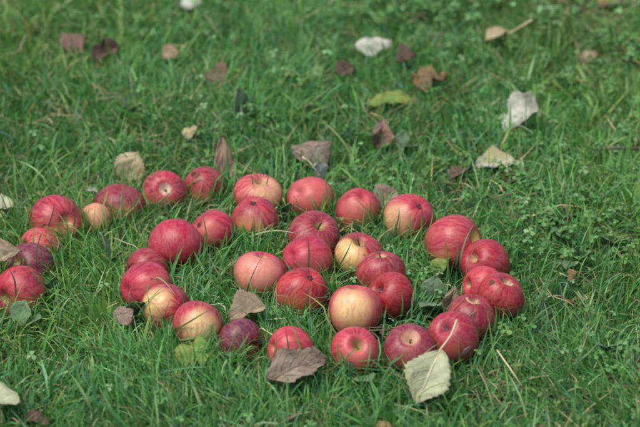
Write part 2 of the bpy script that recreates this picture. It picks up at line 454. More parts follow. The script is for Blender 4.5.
A = [
 dict(lift=-.009, x=57, top=199, w=57, pole=(.55, .1), end='s', russet=.3, russetcol=(.50, .25, .12), red=RED, streak=.45, label='large rosy apple at upper left, stem hollow turned right, touching a small yellowish apple'),
 dict(x=92, top=204, w=34, pole=(-.2, .8), end='c', red=CORAL, patch=(.2, .2), pcos=.3, pale=CREAM, pamt=.75, label='small yellowish pink apple tucked behind the large rosy apple at upper left'),
 dict(lift=-.010, k=.46, x=43, top=226, w=46, pole=(-.8, .2), end='s', red=CORAL, streak=.8, darkamt=.35, label='striped coral red apple between the large rosy and the purple apple at left'),
 dict(lift=-.008, x=31, top=244, w=50, pole=(-.6, .3), end='s', red=PURP, dark=(.09, .012, .04), streak=.25, darkamt=.6, pamt=.1, spots=.5, label='dark purple apple beside a curled brown leaf at the left edge'),
 dict(lift=-.012, x=22, top=267, w=56, pole=(-.7, -.2), end='s', red=RED, streak=.3, pamt=.3, label='bright red apple at the left edge, nearest of the left row'),
 dict(lift=-.013, h=.80, k=.43, x=120, top=183, w=52, pole=(.1, .9), end='c', red=(.22, .010, .032), dark=PURP, patch=(0, -.75), pcos=.72, pale=(.52, .28, .09), pamt=.9, darkamt=.8, label='purplish apple with yellow lower side in front of the pale tan leaf'),
 dict(lift=-.006, x=164, top=172, w=46, pole=(.12, .22), end='s', russet=.34, russetcol=(.62, .45, .34), red=RED, streak=.35, stem=.45, pamt=.2, label='red apple with scarred whitish stem hollow facing the camera, right of the pale tan leaf'),
 dict(lift=-.006, x=204, top=167, w=43, pole=(-.55, .72), end='c', calyx=True, red=CRIM, streak=.35, patch=(-.1, -.9), pcos=.75, pamt=.8, marks=[(-.28, .55, .13, ROT, 'rot_spot', 1.2)], label='crimson apple with dark wound on top, in front of the upright brown leaf'),
 dict(x=176, top=219, w=55, pole=(.1, -.95), end='s', red=(0.343, 0.010, 0.045), dark=CRIM, streak=.22, darkamt=.3, pamt=0, spots=.08, label='largest plain deep pink red apple in the middle of the left arc'),
 dict(x=212, top=210, w=45, pole=(-.72, .35), end='c', calyx=True, red=RED, streak=.5, patch=(-.4, 0), pcos=.75, pale=PINKY, pamt=.7, label='red apple with dark calyx at its left, beside the large plain red one'),
 dict(lift=-.006, x=148, top=248, w=45, pole=(-.85, -.2), end='s', red=(.26, .012, .032), dark=PURP, streak=.3, pamt=.2, label='dull crimson apple at top of the left arc, below the large plain one'),
 dict(x=147, top=264, w=53, pole=(-.8, -.1), end='c', red=RED, streak=.55, pale=PINKY, pamt=.5, patch=(.6, -.1), label='streaky pink red apple between the dull crimson and the yellow cheeked apple'),
 dict(x=164, top=283, w=51, pole=(.9, -.1), end='s', red=RED, streak=.5, patch=(-.45, .30), pcos=.80, spots=0, psoft=.22, pale=YEL, pamt=1, label='red apple with a yellow left cheek in the left arc'),
 dict(x=198, top=302, w=51, pole=(-.2, -.85), end='c', red=(.36, .02, .045), streak=.3, patch=(.22, -.2), spots=0, pcos=.66, psoft=.34, pale=(.64, .52, .23), pamt=1, darkamt=.4, label='mostly creamy yellow apple with pink rim at the bottom of the left arc'),
 dict(lift=-.006, x=238, top=318, w=47, pole=(.7, -.4), end='s', red=PURP, dark=(.09, .012, .045), streak=.35, darkamt=.7, pamt=.1, label='dark purple apple in front of the folded grey tan leaf'),
 dict(x=258, top=172, w=50, pole=(.2, .82), end='s', h=.80, lob=.035, red=CORAL, streak=.85, patch=(.62, .25), pcos=.6, pale=CREAM, pamt=.8, label='coral apple with cream shoulders at the far end of the middle row'),
 dict(x=255, top=196, w=48, pole=(-.08, .84), end='c', calyx=True, lob=.03, red=RED, streak=.4, patch=(-.3, -.6), pcos=.8, pamt=.6, label='red apple with calyx on top, in front of the coral cream apple'),
 dict(x=310, top=176, w=48, pole=(.6, -.3), pw=-.7, end='s', red=CORAL, streak=.75, pale=PINKY, patch=(0, .2), pcos=.5, pamt=.45, label='coral red apple below the curled silvery leaf'),
 dict(x=359, top=188, w=46, pole=(-.2, -.6), pw=-.7, end='s', red=CORAL, streak=.6, pale=PINKY, patch=(0, -.3), pcos=.6, pamt=.7, label='rose red apple left of the apple with pale left cheek, back row'),
 dict(x=313, top=212, w=54, pole=(.36, .60), end='s', stem=.65, h=.8, red=(.24, .010, .03), dark=PURP, streak=.35, darkamt=.6, pamt=.2, label='crimson apple with its stem sticking up, behind the centre apples'),
 dict(x=307, top=234, w=52, pole=(-.7, .2), end='c', red=RED, streak=.45, pale=PINKY, pamt=.4, patch=(.4, -.4), label='plain red apple in the centre, in front of the apple with a stem'),
 dict(x=260, top=250, w=53, pole=(.16, .86), pw=.30, end='s', h=.88, red=CORAL, streak=.8, patch=(-.2, .05), pcos=.55, psoft=.45, pale=(.62, .28, .19), pamt=.95, label='pale pink apple with a creased stem hollow on top, left of centre'),
 dict(x=302, top=268, w=53, pole=(.38, .70), end='c', calyx=True, red=(0.364, 0.016, 0.031), streak=.5, patch=(-.1, -.7), pcos=.8, pale=(.46, .18, .04), pamt=.6, label='bright red apple with open calyx at its top right, centre front'),
 dict(x=360, top=235, w=50, pole=(.08, .80), end='s', stem=.5, h=.84, red=CRIM, streak=.4, patch=(-.6, .05), pcos=.64, psoft=.25, pale=YEL, pamt=1, label='half yellow half red apple with stem on top, right of centre'),
 dict(x=380, top=253, w=49, pole=(.0, .93), end='s', stem=.42, red=CRIM, streak=.4, russet=.3, russetcol=(.5, .28, .15), pamt=.2, label='red apple with short stem, wedged behind the glossy crimson apple'),
 dict(x=390, top=270, w=49, pole=(-.66, .42), end='s', russet=.2, russetcol=(.06, .03, .03), red=(0.291, 0.006, 0.020), dark=(0.187, 0.005, 0.022), streak=.15, darkamt=.5, pamt=0, spots=.05, label='glossy crimson apple with dark hollow at its upper left, right of the yellow one'),
 dict(x=355, top=285, w=55, pole=(.05, .97), pw=.16, spots=0, end='s', red=CORAL, streak=.5, patch=(-.15, .12), pcos=.72, psoft=.32, pale=(.66, .51, .22), pamt=1, lob=.04, darkamt=.2, label='creamy yellow apple with red edges and notched top, front of the middle group'),
 dict(x=355, top=327, w=49, pole=(.12, .32), end='s', stem=.3, russet=.34, russetcol=(.28, .17, .06), red=CORAL, streak=.6, pale=PINKY, patch=(.2, -.5), pcos=.6, pamt=.6, label='red apple with stem hollow facing the camera, below the creamy yellow one'),
 dict(x=411, top=323, w=53, pole=(.0, .62), end='s', russet=.42, russetcol=(.50, .30, .18), h=.78, stem=.25, red=(.20, .010, .034), dark=PURP, streak=.3, darkamt=.6, pamt=.1, label='flattish purple red apple with tan stem hollow, behind the pale green leaf'),
 dict(lift=-.004, x=291, top=327, w=47, pole=(-.9, .1), end='s', red=(0.437, 0.030, 0.059), dark=RED, streak=.75, pale=PINKY, pamt=.3, darkamt=.3, label='small striped pink red apple behind the large brown leaf'),
 dict(x=455, top=309, w=53, pole=(-.42, .50), end='s', russet=.17, russetcol=(.07, .03, .025), red=(0.281, 0.012, 0.042), dark=CRIM, streak=.25, pamt=.15, marks=[(.40, -.45, .2, brown_mat('grey_scab', (.30, .18, .17), (.16, .07, .08)), 'scab', 1.4)], label='rosy apple with dark hollow and grey scab, near end of the right curve'),
 dict(x=474, top=293, w=50, pole=(.2, .9), end='s', red=CRIM, streak=.3, pamt=.05, marks=[(-.1, .80, .16, GASH, 'torn_skin', 1.6)], label='crimson apple with torn skin along its top, second from near end of right curve'),
 dict(x=494, top=279, w=48, pole=(.3, .8), end='s', red=(0.302, 0.009, 0.025), dark=DARK, streak=.25, pamt=.05, lift=.006, marks=[(-.38, .62, .14, ROT, 'rot_spot', 1.0), (.42, .62, .15, GASH, 'torn_skin', 1.5)], label='red apple with brown rot hole and torn flesh on top, outermost in the right curve'),
 dict(x=485, top=266, w=43, pole=(-.9, .1), end='s', red=CORAL, dark=RED, streak=.35, pamt=.1, darkamt=.3, label='coral pink apple squeezed behind the rotting apple in the right curve'),
 dict(x=485, top=241, w=49, pole=(-.66, .30), end='s', russet=.24, russetcol=(.34, .22, .12), red=(0.302, 0.010, 0.028), dark=CRIM, streak=.2, pamt=.1, label='smooth red apple with small tan hollow at its left, upper part of right curve'),
 dict(x=453, top=217, w=57, pole=(.88, .15), end='s', russet=.42, russetcol=(.60, .46, .14), h=1.0, red=(0.333, 0.015, 0.045), dark=RED, streak=.4, patch=(-.3, -.7), pcos=.95, pamt=.4, spots=.35, label='oblong striped red apple with yellow right end, top of the right curve'),
 dict(x=409, top=194, w=51, pole=(.45, .55), end='c', calyx=True, red=RED, dark=PURP, streak=.45, patch=(-.72, -.1), pcos=.72, pale=CREAM, pamt=.9, label='red apple with pale left cheek beside the small dark leaf, back row'),
]

spec = [build_apple(i, a) for i, a in enumerate(A)]
P = [s[1].copy() for s in spec]; RD = [s[0] for s in spec]
for it in range(60):
    for i in range(len(P)):
        for j in range(i):
            d = P[i] - P[j]; need = (RD[i] + RD[j]) * .955
            L = d.length
            if L < need:
                dd = Vector((d.x, d.y, d.z * .3)); dd.x *= .55
                dd = dd.normalized() * (need - L) * .5
                P[i] += dd; P[j] -= dd
    for i in range(len(P)):
        P[i].z = max(P[i].z, .88 * RD[i] + min(-.003, A[i].get('lift', 0)))
mv = [(P[i] - spec[i][1]).length for i in range(len(P))]
print('APPLE SHIFT mm', [round(m * 1000) for m in mv])
for i, a in enumerate(A):
    finish_apple(i, a, RD[i], P[i])
    AP.append((P[i], RD[i]))

# ------------------------------------------------------------------ fallen leaves
def leaf_material(name, ca, cb, vein, spot=(.05, .03, .02), spotamt=.25, rough=.7):
    m, t, b = new_mat(name)
    uv = t.n('ShaderNodeUVMap', uv_map='leaf').outputs[0]
    sx = t.n('ShaderNodeSeparateXYZ'); t.l(uv, sx.inputs[0])
    u = sx.outputs[0]; av = t.m('ABSOLUTE', t.m('SUBTRACT', t.m('MULTIPLY', sx.outputs[1], 2.0), 1.0))
    tc = t.n('ShaderNodeTexCoord').outputs['Object']
    n1 = t.noise(tc, 45.0, 4, .6); n2 = t.noise(tc, 160.0, 4, .65)
    c = t.mix(t.ramp(n1, .36, .66), c4(ca), c4(cb))
    fr = t.m('FRACT', t.m('MULTIPLY', t.m('SUBTRACT', u, t.m('MULTIPLY', av, .30)), 7.0))
    sv = t.ramp(t.m('ABSOLUTE', t.m('SUBTRACT', fr, .5)), .09, .03)
    mr = t.ramp(av, .07, .025)
    vf = t.m('MAXIMUM', t.m('MULTIPLY', sv, .55), mr)
    c = t.mix(t.m('MULTIPLY', vf, .95), c, c4(vein))
    c = t.mix(t.ramp(t.noise(tc, 28.0, 5, .65), .50, .68, 0, .45), c, t.mix(.6, c, c4(spot)))
    c = t.mix(t.ramp(av, .80, 1.0, 0, .4), c, t.mix(.5, c, c4(spot)))
    c = t.mix(t.m('MULTIPLY', t.ramp(n2, .58, .70), spotamt), c, c4(spot))
    bp = t.n('ShaderNodeBump'); bp.inputs['Strength'].default_value = .6; bp.inputs['Distance'].default_value = .003
    t.l(t.m('ADD', n2, t.m('MULTIPLY', vf, .8)), bp.inputs['Height']); t.l(bp.outputs[0], b.inputs['Normal'])
    t.l(c, b.inputs['Base Color']); b.inputs['Roughness'].default_value = rough
    tr = t.n('ShaderNodeBsdfTranslucent'); t.l(c, tr.inputs[0])
    mx = t.n('ShaderNodeMixShader'); mx.inputs[0].default_value = .18
    out = m.node_tree.nodes['Material Output']
    t.l(b.outputs[0], mx.inputs[1]); t.l(tr.outputs[0], mx.inputs[2]); t.l(mx.outputs[0], out.inputs[0])
    return m


LM = {
 'cream': leaf_material('leaf_cream', (.46, .41, .24), (.35, .30, .16), (.54, .49, .32), spotamt=.3),
 'brown': leaf_material('leaf_brown', (.11, .065, .042), (.18, .115, .078), (.12, .075, .055), spotamt=.3),
 'pinkbrown': leaf_material('leaf_pinkish_brown', (.30, .20, .14), (.20, .125, .085), (.36, .26, .19), spotamt=.3),
 'greybrown': leaf_material('leaf_grey_brown', (.21, .16, .115), (.30, .235, .175), (.13, .095, .065), spotamt=.35),
 'darkbrown': leaf_material('leaf_dark_brown', (.07, .04, .028), (.13, .075, .05), (.05, .03, .02), spotamt=.4),
 'silver': leaf_material('leaf_silver', (.46, .49, .40), (.34, .37, .29), (.56, .58, .48), spotamt=.15),
 'palegreen': leaf_material('leaf_pale_green', (.42, .46, .29), (.33, .37, .22), (.52, .54, .38), spot=(.28, .22, .10), spotamt=.4),
 'tan': leaf_material('leaf_tan', (.34, .28, .18), (.25, .20, .125), (.42, .36, .25), spotamt=.25),
 'yellow': leaf_material('leaf_yellow_green', (.22, .29, .05), (.10, .21, .035), (.26, .30, .10), spot=(.14, .08, .03), spotamt=.5),
 'ochre': leaf_material('leaf_ochre', (.24, .17, .06), (.11, .075, .05), (.25, .16, .07), spot=(.07, .035, .02), spotamt=.7),
 'mixed': leaf_material('leaf_grey_and_yellow', (.38, .40, .33), (.34, .33, .14), (.48, .48, .38), spotamt=.3),
}
STALK = brown_mat('leaf_stalk_pale', (.45, .36, .20), (.58, .50, .30))
STALKB = brown_mat('leaf_stalk_brown', (.16, .10, .06), (.26, .18, .11))
LEAF = []     # for grass clearing


def make_leaf(name, base, tip, width, mat, label, cat='leaf', roll=0, fold=.15, curl=.2, wrinkle=.05, serr=.07, shape=.42, stalk=None, stalkmat=None, group='fallen leaves on the lawn', seed=0, tipc=0.0, torn=0.0, flat=True, clr=None):
    """base / tip: (px, py, z) in the photo and level; width in metres"""
    rr = random.Random(seed * 7 + 3)
    if base[1] < 110 and group: base = (base[0], base[1], base[2] * .75); tip = (tip[0], tip[1], tip[2] * .75)
    b = at(*base); tp = at(*tip)
    ax = tp - b; L = ax.length; ax.normalize()
    ref = Vector((0, -.12, 1) if flat else (0, -.6, .8)).normalized()
    nn = (ref - ax * ref.dot(ax)).normalized()
    sd = nn.cross(ax).normalized()
    Rm = Matrix.Rotation(R(roll), 3, ax)
    nn = Rm @ nn; sd = Rm @ sd
    root = bpy.data.objects.new(name, None); col.objects.link(root)
    root.location = b; root.empty_display_size = .02
    M = Matrix((ax, sd, nn)).transposed()
    root.rotation_euler = M.to_euler()
    NU, NV = 26, 14
    ph = [rr.uniform(0, 6.28) for _ in range(8)]
    vs, uvs, fs = [], [], []
    def surf(u, v):
        # width profile
        if u < shape: wp = math.sin(.5 * math.pi * (u / shape)) ** .62
        else: wp = max(0, math.cos(.5 * math.pi * ((u - shape) / (1 - shape)))) ** 1.05
        wp *= 1 + serr * math.sin(u * 70 + ph[0]) * abs(v) + .06 * math.sin(u * 9 + ph[1] + (1 if v > 0 else 2.4))
        if torn: wp *= 1 - torn * max(0, math.sin(u * 11 + ph[6] + (0 if v > 0 else 1.9))) ** 3
        y = v * .5 * width * wp
        x = u * L + (abs(v) ** 2) * wp * L * .04
        z = fold * abs(y) * 1.2 - fold * width * .12
        z += curl * L * (.25 - (u - .5) ** 2) * (1) + tipc * L * max(0, u - .6) ** 2 * 4
        k = 1.7 * wrinkle * L
        z += k * (.5 * math.sin(u * 8 + ph[2] + v * 2.0) + .4 * math.sin(v * 5 + ph[3] + u * 3) * abs(v) + .3 * math.sin(u * 15 + ph[4]) * abs(v) + .22 * math.sin(u * 23 + v * 11 + ph[5]))
        z += -.0008 * math.cos(min(abs(v) * 20, math.pi))     # midrib groove
        return Vector((x, y, z))
    for i in range(NU + 1):
        for j in range(NV + 1):
            u = i / NU; v = j / NV * 2 - 1
            vs.append(surf(min(max(u, .004), .996), v)); uvs.append((u, j / NV))
    W = NV + 1
    for i in range(NU):
        for j in range(NV):
            fs.append((i * W + j, (i + 1) * W + j, (i + 1) * W + j + 1, i * W + j + 1))
    o = mesh_obj('leaf_blade', vs, fs, LM[mat] if isinstance(mat, str) else mat, root)
    ul = o.data.uv_layers.new(name='leaf')
    for lp in o.data.loops: ul.data[lp.index].uv = uvs[lp.vertex_index]
    so = o.modifiers.new('thick', 'SOLIDIFY'); so.thickness = .0005; so.offset = 0
    if stalk is not None:
        e = at(*stalk)
        e = M.inverted() @ (e - b)
        mid = e * .5 + Vector((0, e.length * .06, e.length * .03))
        pts = [e, (e + mid) * .5, mid, mid * .5, Vector((0, 0, .0006))] + [surf(u, 0) + Vector((0, 0, .0004)) for u in (.05, .15, .3, .45, .6, .75)]
        rad = [.0016, .0013, .0012, .0012, .0012, .0011, .001, .0009, .0007, .0005, .0003]
        vs, fs = tube(pts, rad, 6)
        mesh_obj('stalk', vs, fs, stalkmat or STALK, root)
    tag(root, label, cat, group)
    LEAF.append((b, ax, sd, nn, L, width, flat if clr is None else clr))
    return root


LV = [
 # name, base, tip, width, mat, label, kwargs
 ((126, 187, .004), (138, 152, .055), .050, 'cream', 'broad pale tan leaf standing upright behind the purplish apple', dict(roll=-8, fold=.25, curl=.12, shape=.62, wrinkle=.03, flat=False)),
 ((226, 187, .006), (221, 134, .062), .026, 'pinkbrown', 'narrow pinkish brown leaf standing upright behind the wounded crimson apple', dict(roll=12, fold=.3, curl=.06, shape=.35, wrinkle=.03, flat=False)),
 ((292, 153, .035), (331, 147, .03), .062, 'greybrown', 'grey brown arched leaf above the curled silvery leaf', dict(roll=4, fold=-.5, curl=.30, wrinkle=.05, shape=.5)),
 ((313, 166, .05), (322, 186, .012), .036, 'silver', 'curled silvery leaf with hooked stalk behind the coral red apple', dict(roll=-30, fold=.5, curl=.15, stalk=(302, 157, .062), shape=.4, flat=False)),
 ((376, 148, .012), (385, 120, .05), .032, 'pinkbrown', 'pinkish brown folded leaf alone beyond the back row of apples', dict(roll=25, fold=.8, curl=.3, wrinkle=.07, flat=False, tipc=-.6)),
 ((354, 46, .034), (392, 44, .036), .038, 'silver', 'bright whitish leaf lying at top centre, paler than any other', dict(roll=18, fold=-.35, curl=.22, wrinkle=.05)),
 ((206, 80, .02), (229, 66, .05), .05, 'brown', 'reddish brown leaf in the blurred grass straight above the upright brown leaf', dict(roll=15, fold=-.4, curl=.25, wrinkle=.06)),
 ((411, 84, .02), (448, 76, .035), .048, 'ochre', 'brown and ochre mottled leaf in the blurred grass at upper middle', dict(roll=12, fold=.3, curl=.12, wrinkle=.09, torn=.65)),
 ((504, 132, .012), (538, 101, .05), .064, 'silver', 'pale grey white leaf with raised curled end at upper right', dict(roll=-4, fold=.35, curl=.08, wrinkle=.06, torn=.2, tipc=.5, shape=.6)),
 ((514, 160, .026), (475, 165, .024), .056, 'mixed', 'grey leaf with yellow edges lying flat below the pale curled one', dict(roll=0, fold=.25, curl=.1, stalk=(522, 166, .02), wrinkle=.05, torn=.2)),
 ((510, 33, .046), (485, 39, .038), .050, 'cream', 'pinkish tan leaf with long stalk near the top edge at right', dict(roll=12, fold=.3, curl=.15, stalk=(532, 20, .06))),
 ((266, 380, .022), (328, 358, .030), .050, 'greybrown', 'large dry brown leaf lying in front of the small striped apple', dict(roll=16, fold=.45, curl=.12, wrinkle=.06, shape=.45, torn=.12, stalk=None)),
 ((440, 350, .058), (416, 405, .014), .054, 'palegreen', 'large pale green leaf with long stalk in front of the flattish purple apple', dict(roll=0, fold=.2, curl=.10, stalk=(457, 320, .075), wrinkle=.04, shape=.45, flat=False, clr=True)),
 ((266, 306, .030), (228, 318, .022), .050, 'tan', 'folded grey tan leaf behind the dark purple apple', dict(roll=-6, fold=.6, curl=.12, wrinkle=.05)),
 ((174, 356, .02), (212, 346, .026), .060, 'yellow', 'spotted yellow green leaf under the creamy yellow apple', dict(roll=5, fold=-.3, curl=.2, wrinkle=.08, torn=.4)),
 ((-10, 205, .020), (15, 206, .018), .034, 'palegreen', 'grey green leaf lying at the left edge above the large rosy apple', dict(roll=5, fold=.3, curl=.1)),
 ((101, 196, .022), (86, 190, .036), .020, 'silver', 'tiny whitish leaf left of the purplish apple', dict(roll=0, fold=.2, curl=.15)),
 ((-8, 262, .045), (21, 250, .060), .034, 'tan', 'curled tan leaf resting on the purple apple at the left edge', dict(roll=-10, fold=.7, curl=.25, wrinkle=.05, flat=False)),
 ((-6, 402, .028), (18, 394, .028), .050, 'palegreen', 'pale grey green leaf in the bottom left corner', dict(roll=5, fold=.25, curl=.12)),
 ((60, 46, .024), (84, 36, .036), .060, 'brown', 'dull brown leaf in the blurred grass at the top left', dict(roll=10, fold=-.3, curl=.2)),
 ((92, 60, .018), (120, 46, .034), .036, 'darkbrown', 'dark shrivelled leaf right of the dull brown one at top left', dict(roll=20, fold=.7, curl=.2, wrinkle=.09, torn=.4)),
 ((162, 58, .024), (180, 52, .034), .04, 'pinkbrown', 'small pinkish leaf between the dark shrivelled and the reddish brown leaf', dict(roll=5, fold=.3, curl=.1)),
 ((113, 318, .026), (134, 311, .030), .034, 'greybrown', 'small grey brown leaf left of the yellow cheeked apple', dict(roll=10, fold=-.3, curl=.2)),
 ((377, 206, .03), (397, 190, .045), .042, 'greybrown', 'small dark leaf between the rose red apple and the pale cheeked apple', dict(roll=0, fold=.3, curl=.15, flat=False)),
 ((368, 104, .022), (414, 100, .026), .032, 'yellow', 'yellow green leaf below the whitish leaf in the blurred grass', dict(roll=5, fold=.3, curl=.15)),
 ((182, 134, .020), (198, 128, .03), .034, 'cream', 'small yellowish tan leaf above the wounded crimson apple', dict(roll=5, fold=-.3, curl=.2)),
 ((338, 76, .018), (354, 66, .034), .035, 'darkbrown', 'small dark brown leaf below the whitish leaf', dict(roll=10, fold=.5, curl=.2, torn=.3)),
 ((396, 62, .02), (416, 54, .036), .040, 'darkbrown', 'dark curled leaf between the whitish and the mottled ochre leaf', dict(roll=10, fold=.6, curl=.25, torn=.4)),
 ((446, 314, .012), (455, 286, .046), .022, 'tan', 'narrow tan leaf standing between the round weed leaf and the right curve', dict(roll=20, fold=.7, curl=.1, flat=False)),
 ((583, 64, .010), (597, 52, .03), .026, 'tan', 'small brown leaf in the blurred grass at the far upper right', dict(roll=15, fold=.5, curl=.2, torn=.2)),
 ((509, 137, .02), (527, 135, .024), .030, 'yellow', 'small bright yellow scrap under the pale curled leaf', dict(roll=0, fold=.2, curl=.1)),
 ((568, 282, .018), (578, 272, .034), .020, 'ochre', 'tiny tan scrap in the open grass right of the apples', dict(roll=10, fold=.4, curl=.2)),
 ((374, 430, .020), (394, 429, .024), .020, 'ochre', 'ochre leaf cut off by the bottom edge', dict(roll=10, fold=.3, curl=.2)),
 ((596, 4, .02), (622, 0, .03), .05, 'ochre', 'ochre leaf cut off by the top edge at right', dict(roll=10, fold=.3, curl=.2)),
 ((180, 4, .026), (202, 3, .03), .06, 'silver', 'whitish leaf cut off by the top edge at left', dict(roll=10, fold=.3, curl=.2)),
 ((431, 264, .022), (450, 262, .034), .034, 'yellow', 'curled yellow green leaf in the grass under the oblong striped apple', dict(roll=25, fold=-.8, curl=.25, wrinkle=.06)),
 ((22, 418, .004), (50, 424, .008), .02, 'darkbrown', 'dark decayed leaf strip sunk in the grass at the bottom left', dict(roll=10, fold=.5, curl=.2, torn=.4)),
 ((468, 172, .014), (449, 178, .02), .035, 'brown', 'small brown leaf left of the yellow edged grey leaf', dict(roll=10, fold=.5, curl=.2, torn=.4)),
 ((505, 182, .014), (519, 178, .02), .03, 'brown', 'small brown leaf just under the yellow edged grey leaf', dict(roll=10, fold=.5, curl=.2, torn=.4)),
]
for k, (b, t_, w, mt, lab, kw) in enumerate(LV):
    make_leaf('fallen_leaf', b, t_, w, mt, lab, seed=k, stalkmat=STALKB if mt in ('brown', 'greybrown') else STALK, **kw)

# ------------------------------------------------------------------ broad-leaved weeds
WEED = leaf_material('weed_leaf_green', (.085, .18, .075), (.13, .24, .11), (.20, .30, .16), spot=(.1, .12, .03), spotamt=.1, rough=.45)
WEEDP = leaf_material('weed_leaf_grey_green', (.19, .29, .17), (.15, .25, .13), (.28, .38, .24), spot=(.1, .12, .03), spotamt=.1, rough=.5)


def weed(label, leaves, mat, seed):
    root = bpy.data.objects.new('weed_plant', None); col.objects.link(root)
    g = at(leaves[0][0][0], leaves[0][0][1], 0.0); root.location = g
    for k, (b, t_, w, roll) in enumerate(leaves):
        lf = make_leaf('leaf', b, t_, w, mat, None, roll=roll, fold=.15, curl=.12, wrinkle=.02, serr=.0, shape=.5, seed=seed * 10 + k, group=None, cat=None)
        ch = lf.children[0]
        mw = Matrix.Translation(lf.location) @ lf.rotation_euler.to_matrix().to_4x4()
        ch.parent = root; ch.name = 'leaf'
        ch.matrix_local = Matrix.Translation(-root.location) @ mw
        bpy.data.objects.remove(lf)
        # leaf stalk down to the root
        p1 = at(*b) - g
        vs, fs = tube([Vector((0, 0, -.003)), p1 * .5 + Vector((0, 0, .004)), p1], [.0013, .001, .0008], 6)
        mesh_obj('stalk', vs, fs, mat, root)
    tag(root, label, 'weed', 'broad leaved weeds in the lawn')


weed('weed with round grey green leaves under the curled yellow leaf', [((434, 299, .012), (436, 275, .045), .032, 0), ((440, 305, .012), (420, 308, .028), .026, 10), ((440, 300, .01), (452, 312, .02), .022, 0)], WEEDP, 1)
weed('weed with round green leaf at the left edge below the nearest left apple', [((18, 326, .014), (26, 300, .045), .034, 0), ((24, 326, .012), (42, 318, .03), .024, 0)], WEED, 2)
weed('weed with long pale leaf right of the left row of apples', [((110, 262, .012), (100, 232, .055), .022, 20), ((112, 262, .01), (122, 252, .03), .016, 0)], WEEDP, 3)
weed('weed with upright pale green leaf in the blurred grass at upper left', [((240, 120, .01), (238, 86, .065), .028, 10), ((243, 120, .01), (256, 108, .03), .02, 0)], WEEDP, 4)
weed('weed with fresh green leaf beside the yellow cheeked apple', [((132, 318, .01), (142, 302, .05), .026, -15), ((134, 318, .01), (126, 326, .02), .02, 0)], WEED, 5)
weed('weed with broad leaf in front of the apple with hollow facing camera', [((352, 378, .008), (348, 362, .03), .024, 0), ((356, 378, .01), (372, 382, .03), .026, 0)], WEED, 6)
weed('weed with pointed leaf between creamy yellow and dark purple apple', [((222, 350, .01), (214, 336, .03), .024, 0), ((224, 350, .01), (234, 358, .02), .02, 0)], WEED, 7)
weed('weed with small round leaves right of the curve of apples', [((578, 262, .012), (592, 252, .032), .022, 0), ((574, 262, .012), (566, 270, .026), .018, 0), ((576, 260, .012), (578, 246, .034), .018, 0)], WEED, 8)
weed('weed with pale leaf just beyond the pink brown folded leaf', [((402, 150, .01), (404, 130, .04), .022, 0), ((406, 150, .01), (416, 146, .03), .018, 0)], WEEDP, 9)
weed('weed leaf rosette between the coral cream and silvery leaf apples', [((282, 218, .012), (289, 204, .045), .018, 0), ((280, 220, .012), (272, 212, .04), .018, 20)], WEED, 10)
weed('weed with small leaf beside the nearest apple of the left row', [((50, 290, .012), (56, 276, .035), .020, 0), ((48, 290, .012), (42, 296, .03), .016, 0)], WEEDP, 11)

weed('weed with two oval leaves left of the yellow edged grey leaf', [((462, 146, .01), (456, 130, .034), .024, 0), ((464, 146, .01), (476, 140, .03), .022, 0)], WEEDP, 12)
weed('weed with three green leaves right of the smooth red apple', [((556, 226, .01), (546, 216, .034), .022, 0), ((558, 226, .01), (568, 216, .03), .024, 0), ((558, 227, .01), (560, 236, .03), .02, 0)], WEED, 13)
weed('weed with broad green leaves near the right edge at mid height', [((612, 246, .01), (602, 236, .03), .026, 0), ((614, 246, .01), (628, 240, .034), .024, 0)], WEED, 14)
weed('weed with green leaves in the blurred grass left of the wide green yellow leaf', [((300, 112, .01), (290, 100, .03), .024, 0), ((302, 112, .01), (314, 104, .034), .024, 0)], WEED, 15)
weed('weed with grey green leaf above the large pale tan leaf', [((128, 112, .01), (120, 98, .034), .026, 0), ((130, 112, .01), (142, 104, .03), .02, 0)], WEEDP, 16)
weed('weed with flat leaves right of the single tan straw', [((606, 350, .01), (592, 342, .03), .022, 0), ((608, 350, .01), (622, 344, .03), .022, 0)], WEED, 17)

# ------------------------------------------------------------------ straws and twigs
STRAW = brown_mat('straw_tan', (.42, .33, .16), (.58, .48, .26))
TWIG = brown_mat('twig_dark', (.05, .035, .025), (.12, .08, .055))


def straw(name, pts, r, mat, label, cat):
    P3 = [at(*p) for p in pts]
    vs, fs = tube([p - P3[0] for p in P3], [r] * (len(pts) - 1) + [r * .6], 6)
    o = mesh_obj(name, vs, fs, mat); o.location = P3[0]
    tag(o, label, cat)


straw('straw', [(497, 350, .045), (509, 367, .038), (522, 386, .022)], .0011, STRAW, 'single tan straw slanting in the grass right of the near apples', 'straw')
straw('straw', [(246, 338, .012), (262, 328, .03), (280, 340, .03)], .0009, STRAW, 'thin yellow straw lying between the dark purple and the small striped apple', 'straw')
straw('twig', [(596, 149, .024), (622, 148, .026), (652, 149, .022)], .0022, TWIG, 'dark twig lying at the right edge', 'twig')
straw('straw', [(532, 216, .03), (560, 205, .032), (592, 208, .02)], .0010, STRAW, 'pale straw lying right of the smooth red apple', 'straw')

